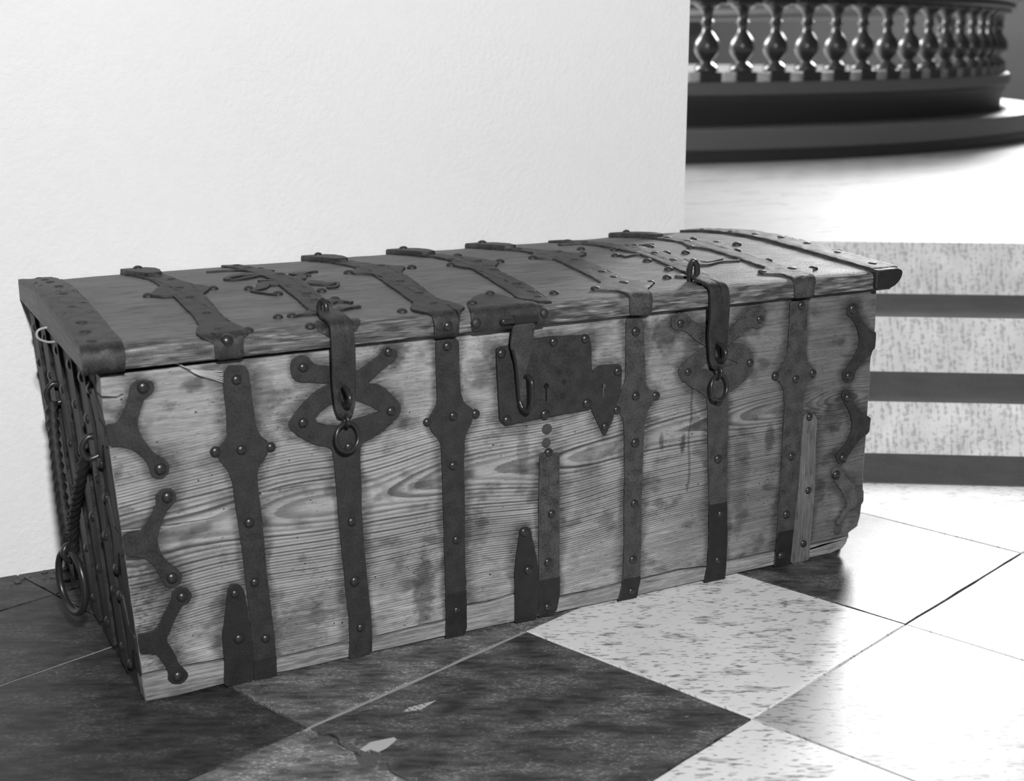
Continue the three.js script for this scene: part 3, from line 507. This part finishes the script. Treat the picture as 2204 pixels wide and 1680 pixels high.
{
  const fine = []; for (let i = 0; i < PROF.length - 1; i++) { const n = i > 3 ? 3 : 1; for (let k = 0; k < n; k++) fine.push([mix(PROF[i][0], PROF[i + 1][0], k / n), mix(PROF[i][1], PROF[i + 1][1], k / n)]); } fine.push(PROF[PROF.length - 1], [-0.684, 0.592], [-0.684, 0.567]);
  const NX = 90, pos = [], uv = [], idx = [], S = [0]; for (let i = 1; i < fine.length; i++) S.push(S[i - 1] + Math.hypot(fine[i][0] - fine[i - 1][0], fine[i][1] - fine[i - 1][1]));
  for (let i = 0; i <= NX; i++) fine.forEach(([z, y], k) => { const [a, b] = lidEnd(z), x = mix(a, b, i / NX), w = k > 1 && k < fine.length - 2 ? 0.0009 * N2(x * 9, S[k] * 20) : 0; pos.push(x, y + w, z + (k < 3 ? 0.0008 * N2(x * 14, 7) : 0)); uv.push(x + 0.07, S[k]); });
  const n = fine.length;
  for (let i = 0; i < NX; i++) for (let k = 0; k < n; k++) { const k2 = (k + 1) % n, a = i * n + k, b = i * n + k2, c = (i + 1) * n + k2, d = (i + 1) * n + k; idx.push(a, d, b, b, d, c); }
  for (const [i, flip] of [[0, 0], [NX, 1]]) { const ring = fine.map(([z, y]) => new THREE.Vector2(z, y)), tri = THREE.ShapeUtils.triangulateShape(ring, []); const o = pos.length / 3; fine.forEach(([z, y], k) => { pos.push(pos[(i * n + k) * 3], pos[(i * n + k) * 3 + 1], pos[(i * n + k) * 3 + 2]); uv.push(z, y); }); for (const t of tri) flip ? idx.push(o + t[0], o + t[2], o + t[1]) : idx.push(o + t[0], o + t[1], o + t[2]); }
  const g = new THREE.BufferGeometry(); g.setAttribute('position', new THREE.Float32BufferAttribute(pos, 3)); g.setAttribute('uv', new THREE.Float32BufferAttribute(uv, 2)); g.setIndex(idx);
  // make all faces look outward
  const c = g.toNonIndexed(); c.computeVertexNormals();
  lid = cp(chest, 'lid', toCreasedNormals(c, 0.5), M.lid, 'curved weathered plank lid');
}
const lp = (name, geo, mat, label) => cp(lid, name, geo, mat, label);

// ---------------------------------------------------------------- rivets
const domeGeo = (r, h) => { const pts = []; for (let i = 0; i <= 6; i++) { const a = (i / 6) * Math.PI / 2; pts.push(new THREE.Vector2(r * Math.cos(a), h * Math.sin(a))); } pts.unshift(new THREE.Vector2(r * 1.02, -0.003)); pts[pts.length - 1].x = 0; const g = new THREE.LatheGeometry(pts, 16); g.rotateX(Math.PI / 2); return g; };
const domes = [domeGeo(0.0088, 0.0055), domeGeo(0.0082, 0.0048), domeGeo(0.0095, 0.006)], flats = [domeGeo(0.0092, 0.0032), domeGeo(0.0085, 0.0028)], small = domeGeo(0.0055, 0.003);
const rr = rngOf(41);
function rivet(parent, x, y, z, geo, n = [0, 0, 1], mat = M.rivet) {
  const m = part(parent, 'rivet', geo, mat); m.position.set(x - C0.x, y - C0.y, z - C0.z);
  m.quaternion.setFromUnitVectors(new THREE.Vector3(0, 0, 1), new THREE.Vector3(...n).normalize()); m.rotateZ(rr() * 6); const s = 0.92 + rr() * 0.16; m.scale.set(s, s * (0.94 + rr() * 0.1), 1); return m;
}
// ---------------------------------------------------------------- front fittings
const ironOf = { strap5: M.ironWorn, strap7: M.ironWorn, hasp_plate6: M.ironWorn, strap4: M.ironWorn, corner_right3: M.ironBright, strip7: M.strip, wedge1: M.ironBlack, wedge4: M.ironBlack, corner_left3: M.ironBlack };
const nameOf = (k) => (k.startsWith('corner') ? 'corner_strap' : k.startsWith('hasp_plate') ? 'hasp_plate' : k.startsWith('wedge') ? 'foot_plate' : k === 'strip7' ? 'mending_strip' : k.startsWith('strap') ? 'front_strap' : k);
const lift = { wedge1: 0.0, wedge4: 0.0, lock_plate: 0.0, escutcheon: 0.0 }, thick = { lock_plate: 0.006, strip7: 0.004, corner_right3: 0.0025, escutcheon: 0.004 };
const clipLow = { hasp_plate6: 0.165, strap7: 0.078, strap3: 0.088, strap4: 0.078, strap5: 0.045, strap1: 0.04 };
function clipBelow(pts, y) { const o = []; pts.forEach((a, i) => { const b = pts[(i + 1) % pts.length], ia = a[1] < y, ib = b[1] < y; if (ia) o.push(a); if (ia !== ib) { const t = (y - a[1]) / (b[1] - a[1]); o.push([mix(a[0], b[0], t), y]); } }); return o; }
function rough(pts, amp, step = 0.012) {        // hammered, slightly uneven edges
  const o = []; pts.forEach((a, i) => { const b = pts[(i + 1) % pts.length], l = Math.hypot(b[0] - a[0], b[1] - a[1]), n = Math.max(1, Math.round(l / step)), nx = -(b[1] - a[1]) / (l + 1e-9), ny = (b[0] - a[0]) / (l + 1e-9); for (let k = 0; k < n; k++) { const x = mix(a[0], b[0], k / n), y = mix(a[1], b[1], k / n), w = amp * N2(x * 70, y * 70); o.push([x + nx * w, y + ny * w]); } }); return o;
}
function keyhole(x, y, r, h) { const p = []; for (let k = 0; k <= 12; k++) { const a = -Math.PI / 2 + 0.35 + (k / 12) * (2 * Math.PI - 0.7); p.push([x + r * Math.cos(a), y + r * Math.sin(a)]); } p.push([x - r * 0.38, y - h], [x + r * 0.38, y - h]); return p.reverse(); }
const holesOf = { hasp_plate1: [mm(FRONT_SHAPE.hasp_hole1)], hasp_plate6: [mm(FRONT_SHAPE.hasp_hole6)], lock_plate: [keyhole(0.7435, 0.450, 0.0062, 0.0285)], escutcheon: [keyhole(0.866, 0.436, 0.0058, 0.022)] };
for (const k in FRONT_SHAPE) {
  if (k.startsWith('hasp_hole')) continue;
  const t = thick[k] ?? 0.0032, base = mm(FRONT_SHAPE[k]), pts = rough(soften(base, 0.2), 0.0006);
  const g = extrude(shapeOf(pts, (holesOf[k] ?? []).map((h) => (h.length > 12 ? h : soften(h, 0.12)))), t, 0.0007);
  const z = k.startsWith('wedge') ? 0.0022 : 0.0006; g.translate(0, 0, z);
  const m = cp(chest, nameOf(k), g, ironOf[k] ?? M.iron);
  if (clipLow[k]) { const y = clipLow[k], low = rough(clipBelow(base, y), 0.0008); const f = extrude(shapeOf(low.map(([x, yy]) => [x, yy])), t + 0.0008, 0.0007); f.translate(0, 0, 0.0006); cp(m, 'strap_foot', f, M.ironBlack, 'blackened foot of the strap'); }
  for (const [x, y] of FRONT_RIVET[k] ?? []) rivet(m, x / 1000, y / 1000, (inside(base, x / 1000, y / 1000) ? t : 0.001) + z, k.startsWith('corner') || k === 'lock_plate' ? domes[2] : domes[Math.floor(rr() * 2)]);
  if (k === 'lock_plate') { for (const [x, y] of FRONT_RIVET.lock_small) rivet(m, x / 1000, y / 1000, t + z, small, [0, 0, 1], M.iron); const h = cp(m, 'keyhole', box(0.733, 0.754, 0.418, 0.46, -0.001, 0.0012), M.hole); cp(m, 'key_pin', tube([[0.7425, 0.4515, -0.01], [0.7425, 0.4515, 0.004]], 0.0022, 4), M.smooth); }
  if (k === 'escutcheon') { cp(m, 'keyhole', box(0.858, 0.874, 0.41, 0.445, -0.001, 0.0012), M.hole); const c = extrude(shapeOf([[0.8665, 0.442], [0.872, 0.440], [0.871, 0.43], [0.876, 0.415], [0.862, 0.413], [0.866, 0.428]]), 0.0018, 0.0004); c.translate(0, 0, 0.0012); cp(m, 'keyhole_cover', c, M.ironBright); }
}
for (const [x, y] of FRONT_RIVET.loose) rivet(chest, x / 1000, y / 1000, 0, domes[2], [0, 0, 1], M.ironBright);
rivet(chest, 0.741, 0.398, 0.007, domes[1]);

// ---------------------------------------------------------------- lid fittings
function lidRivets(m, list, t, geoSet = flats) { for (const [x, s] of list ?? []) { const q = pathAt(PROF, profS, s / 1000); rivet(m, x / 1000, q.y + q.ny * t, q.z + q.nz * t, geoSet[Math.floor(rr() * geoSet.length)], [0, q.ny, q.nz], M.rivetLid); } }
for (const k of ['strap1', 'strap3', 'strap4', 'strap5', 'strap7', 'strap2', 'strap6']) {
  const base = mm(LID_SHAPE[k]), m = lp('lid_strap', bend(shapeOf(rough(soften(base, 0.18), 0.001)), 0.0045, PROF, profS, 0.0003, () => 0, 0.0008), k === 'strap5' || k === 'strap7' || k === 'strap6' ? M.ironWorn : M.ironLid);
  lidRivets(m, LID_RIVET[k].filter(([x, s]) => inside(base, x / 1000, s / 1000)), 0.0044); lidRivets(m, LID_RIVET[k].filter(([x, s]) => !inside(base, x / 1000, s / 1000)), 0.0012, [domes[0], domes[2]]);
}
lidRivets(lp('lock_nose', bend(shapeOf(rough(soften(mm(LID_SHAPE.nose), 0.2), 0.0008)), 0.004, PROF, profS, 0.0003, () => 0, 0.0006), M.ironLid, 'rounded iron plate wrapped over the lid edge'), LID_RIVET.nose, 0.004, [domes[0]]);
// the straps swell into thick hinge leaves towards the back
for (const [xc, w] of [[0.175, 0.05], [0.552, 0.046], [0.747, 0.046], [0.938, 0.042], [1.318, 0.042]]) {
  const h = w / 2, o = [[xc - h * 0.7, 0.545], [xc - h * 1.1, 0.60], [xc - h * 1.15, 0.66], [xc - h, 0.738], [xc + h, 0.738], [xc + h * 1.15, 0.66], [xc + h * 0.9, 0.60], [xc + h * 0.5, 0.545]];
  const m = lp('hinge_leaf', bend(shapeOf(rough(soften(o, 0.2), 0.001)), 0.011, PROF, profS, 0.0005), xc > 0.9 ? M.ironWorn : M.ironLid), r = pathAt(PROF, profS, 0.69);
  rivet(m, xc, r.y + r.ny * 0.0115, r.z + r.nz * 0.0115, domes[2], [0, r.ny, r.nz]);
}
// wrap of strap 3 carries one more rivet on the lid edge
rivet(lid, 0.541, 0.583, 0.0265, domes[2]);
rivet(lid, 0.160, 0.598, 0.024, domes[2], [0, 0.5, 0.8]);
// curled tendrils of the two ornate straps
function tendril(pts, w = 0.013) {
  const c = new THREE.SplineCurve(pts.map((p) => new THREE.Vector2(p[0] / 1000, p[1] / 1000))).getPoints(18), l = [], r = [];
  c.forEach((p, i) => { const a = c[Math.max(0, i - 1)], b = c[Math.min(c.length - 1, i + 1)], d = Math.hypot(b.x - a.x, b.y - a.y) || 1, t = i / (c.length - 1), h = (w / 2) * (0.75 + 0.5 * Math.sin(t * 5 + 1)) * (t > 0.93 ? 0.6 : 1), nx = -(b.y - a.y) / d, ny = (b.x - a.x) / d; l.push([p.x + nx * h, p.y + ny * h]); r.unshift([p.x - nx * h, p.y - ny * h]); });
  return [...l, ...r];
}
for (const k in LID_SHAPE) if (k.startsWith('curl')) lp('scroll', bend(shapeOf(tendril(LID_SHAPE[k], k.startsWith('curl2') ? 0.023 : 0.019)), 0.004, PROF, profS, 0.0003), k.startsWith('curl6') ? M.ironWorn : M.ironLid);
for (const k of ['wing2', 'wing2b']) lp('wing_plate', bend(shapeOf(soften(mm(LID_SHAPE[k]), 0.15)), 0.0022, PROF, profS, 0.0003), M.ironLid);
// broad bands round both ends of the lid
function endBand(x0, x1, xoff, mat, label, list) {
  const pts = []; for (let k = 0; k <= 36; k++) pts.push([x0 + 0.0015 * N2(k * 0.4, 4), k * 0.02]); for (let k = 36; k >= 0; k--) pts.push([x1 + 0.0015 * N2(k * 0.4, 9) - (x1 > 1 && k < 2 ? 0.026 : 0), k * 0.02]);
  const m = lp('end_band', bend(shapeOf(pts), 0.006, PROF, profS, 0.0003, xoff, 0.001), mat, label);
  lidRivets(m, list.map(([x, s]) => [(clamp(x / 1000 - xoff(s / 1000), x0 + 0.012, x1 - 0.012) + xoff(s / 1000)) * 1000, s]), 0.006, flats);
}
endBand(-0.063, 0.001, (s) => 0.014 * clamp(s / 0.7), M.endBand, 'broad dark iron band round the left end of the lid', LID_RIVET.end_left);
endBand(1.490, 1.556, () => 0, M.ironWorn, 'iron band round the right end of the lid', LID_RIVET.end_right);
// black cap on the front right corner
cp(lid, 'corner_cap', (() => { const g = extrude(shapeOf(soften([[1.486, 0.5665], [1.525, 0.5655], [1.543, 0.573], [1.555, 0.586], [1.558, 0.600], [1.548, 0.6065], [1.486, 0.6065]], 0.25)), 0.036, 0.004); g.translate(0, 0, -0.006); return g; })(), M.ironBlack, 'black corner cap');

// ---------------------------------------------------------------- hasps
function arcS(path) { const S = [0]; for (let i = 1; i < path.length; i++) S.push(S[i - 1] + Math.hypot(path[i][0] - path[i - 1][0], path[i][1] - path[i - 1][1])); return S; }
function smoothPath(pts, n = 60) { return new THREE.CatmullRomCurve3(pts.map(([z, y]) => new THREE.Vector3(z, y, 0)), false, 'centripetal').getPoints(n).map((v) => [v.x, v.y]); }
function hasp(xa, xb, wTop, path, drop, ringAt, mat) {   // strap hinged on the lid, slotted over a staple, with a pull ring
  const P = smoothPath(path), S = arcS(P), len = S[S.length - 1], x = (s) => mix(xb, xa, s / len);   // s runs from the foot upward
  const w = wTop / 2, slotLo = drop.slot[0], slotHi = drop.slot[1];
  const outline = [[-0.012, 0], [0.012, 0], [w * 0.86, 0.018], [w * 1.02, 0.06], [w, 0.14], [w * 0.93, len - 0.07], [w * 0.95, len - 0.045], [w * 0.5, len - 0.012], [w * 0.3, len], [-w * 0.3, len], [-w * 0.5, len - 0.012], [-w * 0.95, len - 0.045], [-w * 0.93, len - 0.07], [-w, 0.14], [-w * 1.02, 0.06], [-w * 0.86, 0.018]];
  const slot = [[-0.0065, slotLo], [-0.0065, slotHi], [0.0065, slotHi], [0.0065, slotLo]];
  const m = cp(chest, 'hasp', bend(shapeOf(soften(outline, 0.2), [soften(slot, 0.2)]), 0.0055, P, S, -0.00275, x), mat, 'hinged hasp hanging over the staple with a pull ring');
  const q = pathAt(P, S, (slotLo + slotHi) / 2), xs = x((slotLo + slotHi) / 2), lo = pathAt(P, S, slotLo + 0.004).y, hi = pathAt(P, S, slotHi - 0.004).y;
  cp(m, 'staple', tube([[xs, hi, 0.002], [xs, hi, 0.03], [xs, hi - 0.006, q.z + 0.021], [xs, (hi + lo) / 2, q.z + 0.026], [xs, lo + 0.006, q.z + 0.021], [xs, lo, 0.03], [xs, lo, 0.002]], 0.0048, 40), M.smooth);
  const f = pathAt(P, S, 0.0), xf = x(0);
  cp(m, 'ring_eye', (() => { const g = new THREE.TorusGeometry(0.0085, 0.0035, 10, 24); g.rotateY(Math.PI / 2); g.translate(xf, f.y - 0.004, f.z + 0.004); return g; })(), M.smooth);
  const rg = new THREE.TorusGeometry(ringAt.r, 0.0036, 12, 40); rg.scale(1, 1.08, 1); rg.rotateY(0.25); rg.rotateX(-0.12); rg.translate(xf + ringAt.dx, f.y - 0.011 - ringAt.r, f.z + 0.004);
  cp(m, 'pull_ring', rg, M.smooth);
  const top = pathAt(P, S, len - 0.012), xt = x(len);
  return { m, xt, top };
}
{
  const h = hasp(0.345, 0.3545, 0.041, [[0.019, 0.445], [0.020, 0.47], [0.026, 0.52], [0.0315, 0.56], [0.0325, 0.588], [0.029, 0.603], [0.016, 0.6105], [-0.02, 0.6135], [-0.055, 0.6155]], { slot: [0.018, 0.056] }, { r: 0.0225, dx: 0.001 }, M.ironLid);
  cp(h.m, 'hinge_loop', tube([[h.xt - 0.004, 0.604, -0.05], [h.xt - 0.004, 0.626, -0.05], [h.xt - 0.001, 0.634, -0.045], [h.xt + 0.002, 0.626, -0.036], [h.xt + 0.002, 0.610, -0.034]], 0.005, 24), M.smooth);
}
{
  const h = hasp(1.092, 1.112, 0.044, [[0.019, 0.443], [0.020, 0.47], [0.024, 0.52], [0.0315, 0.56], [0.0325, 0.588], [0.030, 0.602], [0.016, 0.6105], [-0.02, 0.6145], [-0.05, 0.618]], { slot: [0.016, 0.054] }, { r: 0.0235, dx: 0.002 }, M.iron);
  cp(h.m, 'hinge_loop', tube([[h.xt - 0.006, 0.606, -0.045], [h.xt - 0.007, 0.632, -0.045], [h.xt - 0.001, 0.645, -0.042], [h.xt + 0.006, 0.634, -0.04], [h.xt + 0.005, 0.608, -0.04]], 0.0058, 24), M.smooth);
}
// the hook of the lock, hinged under a rolled knuckle on the lid's nose plate
{
  const kn = cp(chest, 'lock_hasp', creased(new THREE.CylinderGeometry(0.0082, 0.0082, 0.046, 18).rotateZ(Math.PI / 2).translate(0.686, 0.5835, 0.034)), M.ironLid, 'tapered lock hasp under a rolled knuckle');
  cp(kn, 'hinge_pin', mergeGeometries([new THREE.CylinderGeometry(0.0062, 0.0062, 0.02, 14).rotateZ(Math.PI / 2).translate(0.653, 0.583, 0.034), new THREE.SphereGeometry(0.0064, 14, 10).translate(0.643, 0.583, 0.034)].map((g) => g.toNonIndexed())), M.smooth);
  const P = smoothPath([[0.017, 0.428], [0.0165, 0.46], [0.020, 0.52], [0.029, 0.56], [0.034, 0.578]]), S = arcS(P), L = S[S.length - 1], k = L / 0.15;
  const o = [[0.681, 0.0], [0.690, 0.0], [0.697, 0.012], [0.696, 0.05 * k], [0.697, 0.062 * k], [0.704, 0.085 * k], [0.7065, 0.10 * k], [0.706, 0.148 * k], [0.663, 0.148 * k], [0.662, 0.105 * k], [0.669, 0.09 * k], [0.676, 0.062 * k], [0.678, 0.03 * k]];
  cp(kn, 'hook_strap', bend(shapeOf(soften(o, 0.15)), 0.004, P, S, -0.002), M.ironWorn);
  cp(kn, 'rolled_edge', tube([[0.6655, 0.528, 0.026], [0.673, 0.505, 0.0225], [0.678, 0.47, 0.020], [0.6815, 0.435, 0.0195]], 0.0026, 20), M.iron);
  cp(kn, 'hook', tube([[0.694, 0.474, 0.015], [0.6945, 0.478, 0.028], [0.695, 0.472, 0.040], [0.695, 0.455, 0.043], [0.694, 0.430, 0.042], [0.691, 0.418, 0.034], [0.687, 0.419, 0.024], [0.684, 0.430, 0.018]], 0.0046, 48), M.smooth);
}

// ---------------------------------------------------------------- left end: upright straps, corner pieces, twisted carrying handle
const LM = (y) => leftX(y);
function endPlate(outline, t, name, mat, rivs = []) {      // outline in (depth from front, y)
  let g = extrude(shapeOf(rough(soften(outline, 0.2), 0.0012)), t, 0.0007); g = tess.modify(g.index ? g.toNonIndexed() : g);
  const p = g.attributes.position; for (let i = 0; i < p.count; i++) { const d = p.getX(i), y = p.getY(i), k = p.getZ(i); p.setXYZ(i, LM(y) - 0.0003 - k, y, -d); }
  g.deleteAttribute('normal'); g = toCreasedNormals(mergeVertices(g, 1e-5).toNonIndexed(), 0.6);
  const idx = []; const q = g.attributes.position; for (let i = 0; i < q.count; i += 3) { for (const a of ['position', 'normal', 'uv']) { const A = g.attributes[a]; if (!A) continue; for (let c = 0; c < A.itemSize; c++) { const u = A.array[(i + 1) * A.itemSize + c]; A.array[(i + 1) * A.itemSize + c] = A.array[(i + 2) * A.itemSize + c]; A.array[(i + 2) * A.itemSize + c] = u; } } }
  g.computeVertexNormals();
  const m = cp(chest, name, g, mat);
  for (const [d, y] of rivs) rivet(m, LM(y) - t, y, -d, domes[Math.floor(rr() * 3)], [-1, 0, 0]);
  return m;
}
const strapD = [[0.115, 0.05], [0.225, 0.052], [0.345, 0.052], [0.465, 0.05], [0.575, 0.05]];
strapD.forEach(([d, w], n) => {
  const l = [], r = []; for (let k = 0; k <= 14; k++) { const y = 0.02 + (0.535 * k) / 14, h = (w / 2) * (1 + 0.3 * Math.exp(-(((y - 0.33 - 0.03 * n) / 0.03) ** 2))); r.push([d - h, y]); l.unshift([d + h, y]); }
  endPlate([...r, ...l], 0.006, 'end_strap', n % 2 ? M.iron : M.ironEnd, [0.06, 0.16, 0.26, 0.36, 0.46, 0.53].map((y) => [d + (rr() - 0.5) * 0.012, y]));
});
endPlate([[-0.001, 0.05], [0.037, 0.05], [0.037, 0.515], [-0.001, 0.49]], 0.002, 'edge_strip', M.ironEnd);
for (const [y0, y1] of [[0.44, 0.478], [0.258, 0.298], [0.088, 0.125]]) {
  const c = (y0 + y1) / 2; endPlate([[-0.003, y0], [0.03, y0], [0.06, c - 0.07], [0.078, c - 0.075], [0.08, c - 0.055], [0.06, c], [0.08, c + 0.055], [0.078, c + 0.075], [0.06, c + 0.07], [0.03, y1], [-0.003, y1]], 0.004, 'corner_strap', M.ironEnd, [[0.068, c - 0.062], [0.068, c + 0.062]]);
}
{
  const h = cp(chest, 'carrying_handle', twisted([[-0.048, 0.405, -0.10], [-0.052, 0.36, -0.13], [-0.054, 0.30, -0.185], [-0.054, 0.235, -0.24], [-0.052, 0.185, -0.27]]), M.iron, 'carrying handle of two twisted iron rods and a ring');
  cp(h, 'twisted_rod', twisted([[-0.046, 0.425, -0.40], [-0.049, 0.36, -0.385], [-0.052, 0.29, -0.345], [-0.054, 0.23, -0.305], [-0.052, 0.185, -0.28]]), M.iron);
  for (const [y, z] of [[0.42, -0.095], [0.44, -0.405]]) cp(h, 'eye_staple', tube([[LM(y) + 0.004, y + 0.012, z], [LM(y) - 0.014, y + 0.016, z], [LM(y) - 0.026, y, z], [LM(y) - 0.018, y - 0.02, z], [LM(y) + 0.004, y - 0.016, z]], 0.0055, 24), M.smooth);
  cp(h, 'link', new THREE.TorusGeometry(0.015, 0.005, 10, 24).rotateY(0.5).translate(-0.055, 0.182, -0.278), M.smooth);
  const rg = new THREE.TorusGeometry(0.052, 0.0062, 12, 48); rg.scale(1, 1.1, 1); rg.rotateY(Math.PI / 2 + 0.25); rg.translate(-0.058, 0.128, -0.272);
  cp(h, 'ring', rg, M.smooth);
}
function twisted(pts) {                          // a square bar twisted along its length
  const c = new THREE.CatmullRomCurve3(pts.map((p) => new THREE.Vector3(...p))), n = 90, F = c.computeFrenetFrames(n, false), pos = [], idx = [];
  for (let i = 0; i <= n; i++) { const P = c.getPointAt(i / n), tw = (i / n) * 22; for (let k = 0; k < 8; k++) { const a = (k / 8) * Math.PI * 2, r = k % 2 ? 0.0068 : 0.0108, v = F.normals[i].clone().multiplyScalar(Math.cos(a + tw) * r).addScaledVector(F.binormals[i], Math.sin(a + tw) * r).add(P); pos.push(v.x, v.y, v.z); } }
  for (let i = 0; i < n; i++) for (let k = 0; k < 8; k++) { const a = i * 8 + k, b = i * 8 + ((k + 1) % 8); idx.push(a, b, a + 8, b, b + 8, a + 8); }
  const g = new THREE.BufferGeometry(); g.setAttribute('position', new THREE.Float32BufferAttribute(pos, 3)); g.setIndex(idx); g.setAttribute('uv', new THREE.Float32BufferAttribute(pos.flatMap((_, i) => (i % 3 === 0 ? [pos[i + 1], pos[i + 2]] : [])), 2)); g.computeVertexNormals(); return g;
}

// ---------------------------------------------------------------- bits of cord
M.cord = std({ color: new THREE.Color().setRGB(0.42, 0.42, 0.42), roughness: 0.9 });
{
  const gs = [], r = rngOf(3);
  for (let k = 0; k < 6; k++) { const o = (k - 2.5) * 0.0012, f = (k - 2.5) * 0.0035; gs.push(tube([[0.080, 0.5655, 0.004], [0.098, 0.555 + o * 0.4, 0.008 + o], [0.116, 0.546 + o, 0.009 - o], [0.134, 0.541 + f * 0.6, 0.008 + r() * 0.003], [0.155, 0.5345 + f, 0.007 + r() * 0.004]], 0.0008, 24, false, 5)); }
  const c = shadows(new THREE.Mesh(mergeGeometries(gs).translate(-0.08, -0.53, 0), M.cord)); c.name = 'cord'; c.position.set(0.08, 0.53, 0);
  c.userData = { label: 'frayed pale cord end poking out from under the lid at the left', category: 'cord' }; scene.add(c);
  const d = shadows(new THREE.Mesh(tube([[-0.045, 0.575, -0.33], [-0.066, 0.568, -0.345], [-0.072, 0.560, -0.33], [-0.062, 0.557, -0.29], [-0.049, 0.562, -0.26]], 0.0022, 30, false, 6).translate(0.05, -0.56, 0.3), M.cord)); d.name = 'cord_loop'; d.position.set(-0.05, 0.56, -0.3);
  d.userData = { label: 'thin loop of cord sticking out below the lid on the chest end', category: 'cord' }; scene.add(d);
}
// crumbs of plaster along the foot of the wall
{
  const r = rngOf(77), gs = []; for (let k = 0; k < 70; k++) { const s = 0.002 + r() ** 3 * 0.012, g = new THREE.IcosahedronGeometry(s, 0); g.scale(1.3, 0.6, 1); g.rotateY(r() * 6); g.translate(-0.5 + r() * 0.5, s * 0.3, WZ + 0.012 + r() ** 2 * 0.07); gs.push(g); }
  const m = shadows(new THREE.Mesh(mergeGeometries(gs), M.tread)); m.name = 'plaster_crumbs'; m.userData = { kind: 'stuff', label: 'dark crumbs of plaster scattered along the foot of the white wall', category: 'debris' }; scene.add(m);
}
// ---------------------------------------------------------------- the photographer's lamp (behind the camera)
{
  const t = thing('flood_lamp', 'flood lamp on a thin stand behind the photographer', 'lamp', [LAMP.x, 0, LAMP.z + 0.06]);
  const dir = LAMP_AIM.clone().sub(LAMP).normalize(), q = new THREE.Quaternion().setFromUnitVectors(new THREE.Vector3(0, 1, 0), dir);
  const sh = part(t, 'reflector', new THREE.LatheGeometry([[0.03, -0.14], [0.07, -0.10], [0.12, -0.05], [0.15, 0.0], [0.153, 0.0], [0.123, -0.053], [0.073, -0.105], [0.03, -0.145]].map((p) => new THREE.Vector2(...p)), 40), M.darkWood);
  sh.quaternion.copy(q); sh.position.set(0, LAMP.y, -0.06);
  const b = part(t, 'bulb', new THREE.SphereGeometry(0.04, 20, 14), M.glass); b.position.set(0, LAMP.y, -0.06).addScaledVector(dir, -0.05);
  part(t, 'pole', new THREE.CylinderGeometry(0.012, 0.012, 1.5, 14).translate(0, 0.95, 0.06), M.darkWood);
  for (let k = 0; k < 3; k++) part(t, 'leg', tube([[0, 0.5, 0.06], [0.35 * Math.cos(k * 2.1), 0.006, 0.06 + 0.35 * Math.sin(k * 2.1)]], 0.008, 4), M.darkWood);
}
renderer.render(scene, camera);
